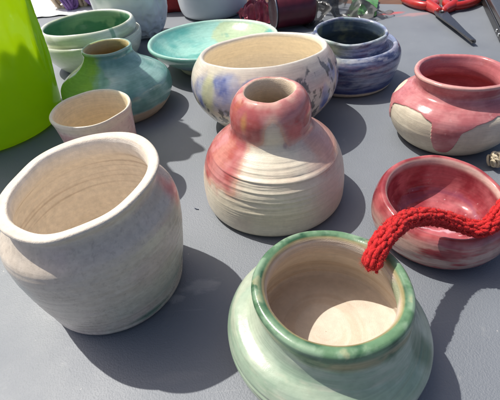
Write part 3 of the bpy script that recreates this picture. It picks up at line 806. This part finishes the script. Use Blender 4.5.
vv, ff = tube(smooth_path([(-.0440, .2345, .0004), (-.0432, .2334, .0007), (-.0420, .2328, .0004), (-.0408, .2325, .0004)], .0004), .0003, 6)
o = mesh_obj('thread_scrap', vv, ff, plain('dark_thread', (.02, .03, .07), .8)); o['label'] = 'tiny dark blue scrap of thread lying left of the centre vase'; o['category'] = 'thread'

# ================================================================== scissors
def prism(pts, z0, z1):
    n = len(pts); v = [(x, y, z0) for x, y in pts] + [(x, y, z1) for x, y in pts]
    f = [tuple(range(n - 1, -1, -1)), tuple(range(n, 2 * n))] + [(i, (i + 1) % n, n + (i + 1) % n, n + i) for i in range(n)]
    return v, f
def bevel(o, w, s=2):
    md = o.modifiers.new('bevel', 'BEVEL'); md.width = w; md.segments = s; md.limit_method = 'ANGLE'; md.angle_limit = R(30)
def scissors():
    root = empty('scissors', (.3300, .6440, 0), 'closed scissors with red plastic handles lying near the wooden edge', 'scissors', rotz=-.11)
    st = plain('blade_steel', (.16, .15, .14), .32, 1.0, bump=.1, scale=500, var=.25)
    rd = plain('red_plastic', (.40, .020, .015), .25, scale=100, var=.12)
    for s, z in ((1, .0035), (-1, .0062)):
        pts = [(s * -.002, -.134), (s * .0040, -.131), (s * .0100, -.030), (s * .0105, .002), (s * .004, .022), (s * -.006, .020), (s * -.0085, -.004), (s * -.0035, -.070)]
        if s < 0: pts = pts[::-1]
        v, f = prism(pts, z, z + .0022); b = mesh_obj('blade', v, f, st, root, smooth=False); bevel(b, .0005)
    v = [(.0042 * math.cos(a), .0042 * math.sin(a), z) for z in (.008, .0098) for a in np.linspace(0, 2 * PI, 20, endpoint=False)]
    v2, f2 = prism([(.0042 * math.cos(a), .0042 * math.sin(a)) for a in np.linspace(0, 2 * PI, 24, endpoint=False)], .0083, .0100)
    r_ = mesh_obj('rivet', v2, f2, st, root, smooth=False); bevel(r_, .0006)
    for s in (-1, 1):
        # shank flowing into a long closed loop
        cx, cy = s * .033, .074
        ca, sa = math.cos(-.28), math.sin(-.28)
        loop = []
        for t in np.linspace(0, 2 * PI, 60, endpoint=False):
            x = .021 * math.cos(t) * (1 + .12 * math.sin(t)); y = .042 * math.sin(t)
            an = -s * .42
            lx = cx + x * math.cos(an) - y * math.sin(an); ly = cy + x * math.sin(an) + y * math.cos(an)
            loop.append((lx * ca - ly * sa, lx * sa + ly * ca, .0078))
        v, f = tube(loop, .0066, 12, True)
        sh = smooth_path([(x_ * ca - y_ * sa, x_ * sa + y_ * ca, z_) for x_, y_, z_ in ((s * .003, .006, .0068), (s * .008, .020, .007), (s * .015, .032, .0075), (s * .020, .040, .0080))], .002)
        k = len(sh); v2, f2 = tube(sh, list(np.linspace(.0058, .0090, k)), 12); o_ = len(v)
        mesh_obj('handle', list(v) + list(v2), f + [tuple(i + o_ for i in q) for q in f2], rd, root)
scissors()

# ================================================================== metal case
def rbox(x0, x1, y0, y1, z0, z1): 
    v = [(x, y, z) for z in (z0, z1) for x, y in ((x0, y0), (x1, y0), (x1, y1), (x0, y1))]
    f = [(3, 2, 1, 0), (4, 5, 6, 7), (0, 1, 5, 4), (1, 2, 6, 5), (2, 3, 7, 6), (3, 0, 4, 7)]
    return v, f
def case():
    root = empty('metal_case', (.351, .512, 0), 'flat dark metal case at the right edge, top of the picture', 'case', rotz=-math.atan2(.075, .195))
    dk = plain('dark_metal', (.10, .10, .10), .38, .9, bump=.05, scale=400, var=.2)
    md = plain('brushed_metal', (.20, .19, .18), .35, .9, bump=.05, scale=400, var=.15)
    v, f = rbox(0, .20, 0, .27, .0012, .0125); o = mesh_obj('tray', v, f, dk, root, False); bevel(o, .002, 3)
    v, f = rbox(.003, .197, .003, .267, .0125, .0150); mesh_obj('seam', v, f, plain('black_gasket', (.01, .01, .01), .7), root, False)
    v, f = rbox(-.001, .201, -.001, .271, .0150, .0235); o = mesh_obj('lid', v, f, md, root, False); bevel(o, .002, 3)
    riv = plain('bright_rivet', (.7, .7, .68), .2, 1.0, scale=300)
    for y in (.014, .032):
        vv = [(-.0006 - .0014 * math.cos(p), y + .0024 * math.sin(p) * math.cos(t), .0070 + .0024 * math.sin(p) * math.sin(t)) for p in (0.01, .5, 1.0, PI / 2) for t in np.linspace(0, 2 * PI, 16, endpoint=False)]
        ff = [(i * 16 + j, i * 16 + (j + 1) % 16, (i + 1) * 16 + (j + 1) % 16, (i + 1) * 16 + j) for i in range(3) for j in range(16)]
        mesh_obj('rivet', vv, ff, riv, root)
case()

# ================================================================== mat and table top
def mat_surface():
    m, nt, b = mat_new('grey_vinyl'); N = nt.nodes; L = nt.links
    tc = N.new('ShaderNodeTexCoord')
    vo = N.new('ShaderNodeTexVoronoi'); vo.feature = 'SMOOTH_F1'; vo.inputs['Scale'].default_value = 1250; vo.inputs['Smoothness'].default_value = .6; vo.inputs['Randomness'].default_value = 1
    n1 = N.new('ShaderNodeTexNoise'); n1.inputs['Scale'].default_value = 520; n1.inputs['Detail'].default_value = 4
    n2 = N.new('ShaderNodeTexNoise'); n2.inputs['Scale'].default_value = 14; n2.inputs['Detail'].default_value = 6; n2.inputs['Roughness'].default_value = .6
    n3 = N.new('ShaderNodeTexNoise'); n3.inputs['Scale'].default_value = 60; n3.inputs['Detail'].default_value = 6; n3.inputs['Roughness'].default_value = .7
    for n in (vo, n1, n2, n3): L.new(tc.outputs['Object'], n.inputs['Vector'])
    rp = N.new('ShaderNodeValToRGB'); rp.color_ramp.elements[0].position = .3; rp.color_ramp.elements[1].position = .7
    rp.color_ramp.elements[0].color = (.094, .108, .127, 1); rp.color_ramp.elements[1].color = (.114, .131, .153, 1)
    L.new(n2.outputs['Fac'], rp.inputs['Fac'])
    # dusty chalk marks
    dm = N.new('ShaderNodeMapRange'); dm.inputs['From Min'].default_value = .62; dm.inputs['From Max'].default_value = .78; dm.inputs['To Max'].default_value = .35
    L.new(n3.outputs['Fac'], dm.inputs['Value'])
    mx = N.new('ShaderNodeMixRGB'); L.new(dm.outputs[0], mx.inputs['Fac']); L.new(rp.outputs['Color'], mx.inputs['Color1']); mx.inputs['Color2'].default_value = (.30, .30, .29, 1)
    # pink paint smears by the far edge
    last = mx.outputs['Color']
    for (sx, sy, rx, ry, cc, amt) in ((.268, .690, .030, .010, (.38, .03, .03), .9), (.300, .672, .035, .012, (.42, .16, .15), .45), (.185, .640, .06, .006, (.30, .30, .30), .4), (-.036, .158, .016, .007, (.30, .30, .29), .5), (-.052, .150, .008, .004, (.32, .32, .31), .5), (-.046, .1, .02, .004, (.2, .2, .2), .25)):
        mp = N.new('ShaderNodeMapping'); mp.vector_type = 'POINT'
        mp.inputs['Location'].default_value = (-sx / rx, -sy / ry, 0); mp.inputs['Scale'].default_value = (1 / rx, 1 / ry, 1)
        L.new(tc.outputs['Object'], mp.inputs['Vector'])
        wn = N.new('ShaderNodeTexNoise'); wn.inputs['Scale'].default_value = 1.6; wn.inputs['Detail'].default_value = 4; L.new(mp.outputs[0], wn.inputs['Vector'])
        le = N.new('ShaderNodeVectorMath'); le.operation = 'LENGTH'; L.new(mp.outputs[0], le.inputs[0])
        ad = N.new('ShaderNodeMath'); ad.operation = 'MULTIPLY_ADD'; ad.inputs[1].default_value = 1.6; L.new(wn.outputs['Fac'], ad.inputs[0]); L.new(le.outputs['Value'], ad.inputs[2])
        mr = N.new('ShaderNodeMapRange'); mr.inputs['From Min'].default_value = 1.25; mr.inputs['From Max'].default_value = 1.7; mr.inputs['To Min'].default_value = amt; mr.inputs['To Max'].default_value = 0
        L.new(ad.outputs[0], mr.inputs['Value'])
        m2 = N.new('ShaderNodeMixRGB'); L.new(mr.outputs[0], m2.inputs['Fac']); L.new(last, m2.inputs['Color1']); m2.inputs['Color2'].default_value = cc + (1,)
        last = m2.outputs['Color']
    # fine scratches and lint
    ms = N.new('ShaderNodeMapping'); ms.inputs['Rotation'].default_value = (0, 0, .7); ms.inputs['Scale'].default_value = (14, 420, 1)
    sn = N.new('ShaderNodeTexNoise'); sn.inputs['Scale'].default_value = 1; sn.inputs['Detail'].default_value = 3; sn.inputs['Distortion'].default_value = .4
    L.new(tc.outputs['Object'], ms.inputs['Vector']); L.new(ms.outputs[0], sn.inputs['Vector'])
    sr = N.new('ShaderNodeMapRange'); sr.inputs['From Min'].default_value = .70; sr.inputs['From Max'].default_value = .78; sr.inputs['To Max'].default_value = .22
    L.new(sn.outputs['Fac'], sr.inputs['Value'])
    sx = N.new('ShaderNodeMixRGB'); L.new(sr.outputs[0], sx.inputs['Fac']); L.new(last, sx.inputs['Color1']); sx.inputs['Color2'].default_value = (.28, .28, .28, 1)
    dn = N.new('ShaderNodeTexVoronoi'); dn.inputs['Scale'].default_value = 110; L.new(tc.outputs['Object'], dn.inputs['Vector'])
    dr = N.new('ShaderNodeMapRange'); dr.inputs['From Min'].default_value = .035; dr.inputs['From Max'].default_value = .06; dr.inputs['To Min'].default_value = .6; dr.inputs['To Max'].default_value = 0
    L.new(dn.outputs['Distance'], dr.inputs['Value'])
    gt = N.new('ShaderNodeMath'); gt.operation = 'GREATER_THAN'; gt.inputs[1].default_value = .56; L.new(n3.outputs['Fac'], gt.inputs[0])
    dm2 = N.new('ShaderNodeMath'); dm2.operation = 'MULTIPLY'; L.new(dr.outputs[0], dm2.inputs[0]); L.new(gt.outputs[0], dm2.inputs[1])
    dx = N.new('ShaderNodeMixRGB'); L.new(dm2.outputs[0], dx.inputs['Fac']); L.new(sx.outputs['Color'], dx.inputs['Color1']); dx.inputs['Color2'].default_value = (.42, .40, .37, 1)
    last = dx.outputs['Color']
    rr_ = N.new('ShaderNodeMapRange'); rr_.inputs['From Min'].default_value = .3; rr_.inputs['From Max'].default_value = .7; rr_.inputs['To Min'].default_value = .62; rr_.inputs['To Max'].default_value = .74
    L.new(n2.outputs['Fac'], rr_.inputs['Value']); L.new(rr_.outputs[0], b.inputs['Roughness'])
    L.new(last, b.inputs['Base Color'])
    b.inputs['Roughness'].default_value = .62; b.inputs['IOR'].default_value = 1.68; b.inputs['Specular IOR Level'].default_value = 1.0
    b1 = N.new('ShaderNodeBump'); b1.inputs['Strength'].default_value = .26; b1.inputs['Distance'].default_value = .0005; L.new(vo.outputs['Distance'], b1.inputs['Height'])
    b2 = N.new('ShaderNodeBump'); b2.inputs['Strength'].default_value = .10; b2.inputs['Distance'].default_value = .0008; L.new(n1.outputs['Fac'], b2.inputs['Height']); L.new(b1.outputs[0], b2.inputs['Normal'])
    L.new(b2.outputs[0], b.inputs['Normal'])
    # far edge runs from far left to near right
    def ey(x): return .787 - .440 * (x - .185)
    v, f = prism([(-1.1, -.5), (1.0, -.5), (1.0, ey(1.0)), (-1.1, ey(-1.1))], -.0025, 0)
    o = mesh_obj('table_mat', v, f, m, smooth=False); o['kind'] = 'structure'; o['label'] = 'grey leather-grained vinyl table cover'
    w, nt, b = mat_new('brown_wood'); N = nt.nodes; L = nt.links
    tc = N.new('ShaderNodeTexCoord'); mp = N.new('ShaderNodeMapping'); mp.inputs['Rotation'].default_value = (0, 0, .41); mp.inputs['Scale'].default_value = (2, 30, 30)
    n = N.new('ShaderNodeTexNoise'); n.inputs['Scale'].default_value = 3; n.inputs['Detail'].default_value = 8; n.inputs['Distortion'].default_value = .6
    rp = N.new('ShaderNodeValToRGB'); rp.color_ramp.elements[0].position = .3; rp.color_ramp.elements[1].position = .72
    rp.color_ramp.elements[0].color = (.07, .028, .012, 1); rp.color_ramp.elements[1].color = (.19, .085, .035, 1)
    L.new(tc.outputs['Object'], mp.inputs['Vector']); L.new(mp.outputs[0], n.inputs['Vector']); L.new(n.outputs['Fac'], rp.inputs['Fac']); L.new(rp.outputs['Color'], b.inputs['Base Color'])
    b.inputs['Roughness'].default_value = .5
    v, f = rbox(-1.6, 1.6, -.8, 2.2, -.04, -.0025)
    o = mesh_obj('table_top', v, f, w, smooth=False); o['kind'] = 'structure'; o['label'] = 'brown wooden table top beyond the mat'
mat_surface()

# ================================================================== light, sky, camera
AX, AY = .48, -.33          # shadow offset per unit height
sv = Vector((-AX, -AY, 1)).normalized()
elev = math.asin(sv.z)
sun = bpy.data.lights.new('sun', 'SUN'); sun.energy = 4.4; sun.angle = R(.5); sun.color = (1, .965, .90)
so = bpy.data.objects.new('sun', sun); col.objects.link(so); so.rotation_euler = (-sv).to_track_quat('-Z', 'Y').to_euler()
w = bpy.data.worlds.new('World'); scene.world = w; w.use_nodes = True
nt = w.node_tree; bg = nt.nodes['Background']; sky = nt.nodes.new('ShaderNodeTexSky'); sky.sky_type = 'NISHITA'; sky.sun_disc = False; sky.dust_density = 3; sky.air_density = .55; sky.ozone_density = .3
sky.sun_elevation = elev; sky.sun_rotation = math.atan2(sv.x, sv.y)
nt.links.new(sky.outputs['Color'], bg.inputs['Color']); bg.inputs['Strength'].default_value = .15

cam = bpy.data.cameras.new('camera'); cam.sensor_width = 36; cam.lens = 390 / 500 * 36; cam.dof.use_dof = True; cam.dof.focus_distance = .27; cam.dof.aperture_fstop = 45; cam.clip_start = .005; cam.clip_end = 100
co = bpy.data.objects.new('camera', cam); col.objects.link(co)
Mx = Matrix.Rotation(R(50), 4, 'X') @ Matrix.Rotation(R(-5.5), 4, 'Z'); Mx.translation = (0, 0, .2); co.matrix_world = Mx
scene.camera = co
scene.view_settings.view_transform = 'Standard'; scene.view_settings.look = 'None'; scene.view_settings.gamma = 1
scene.view_settings.exposure = 0.2
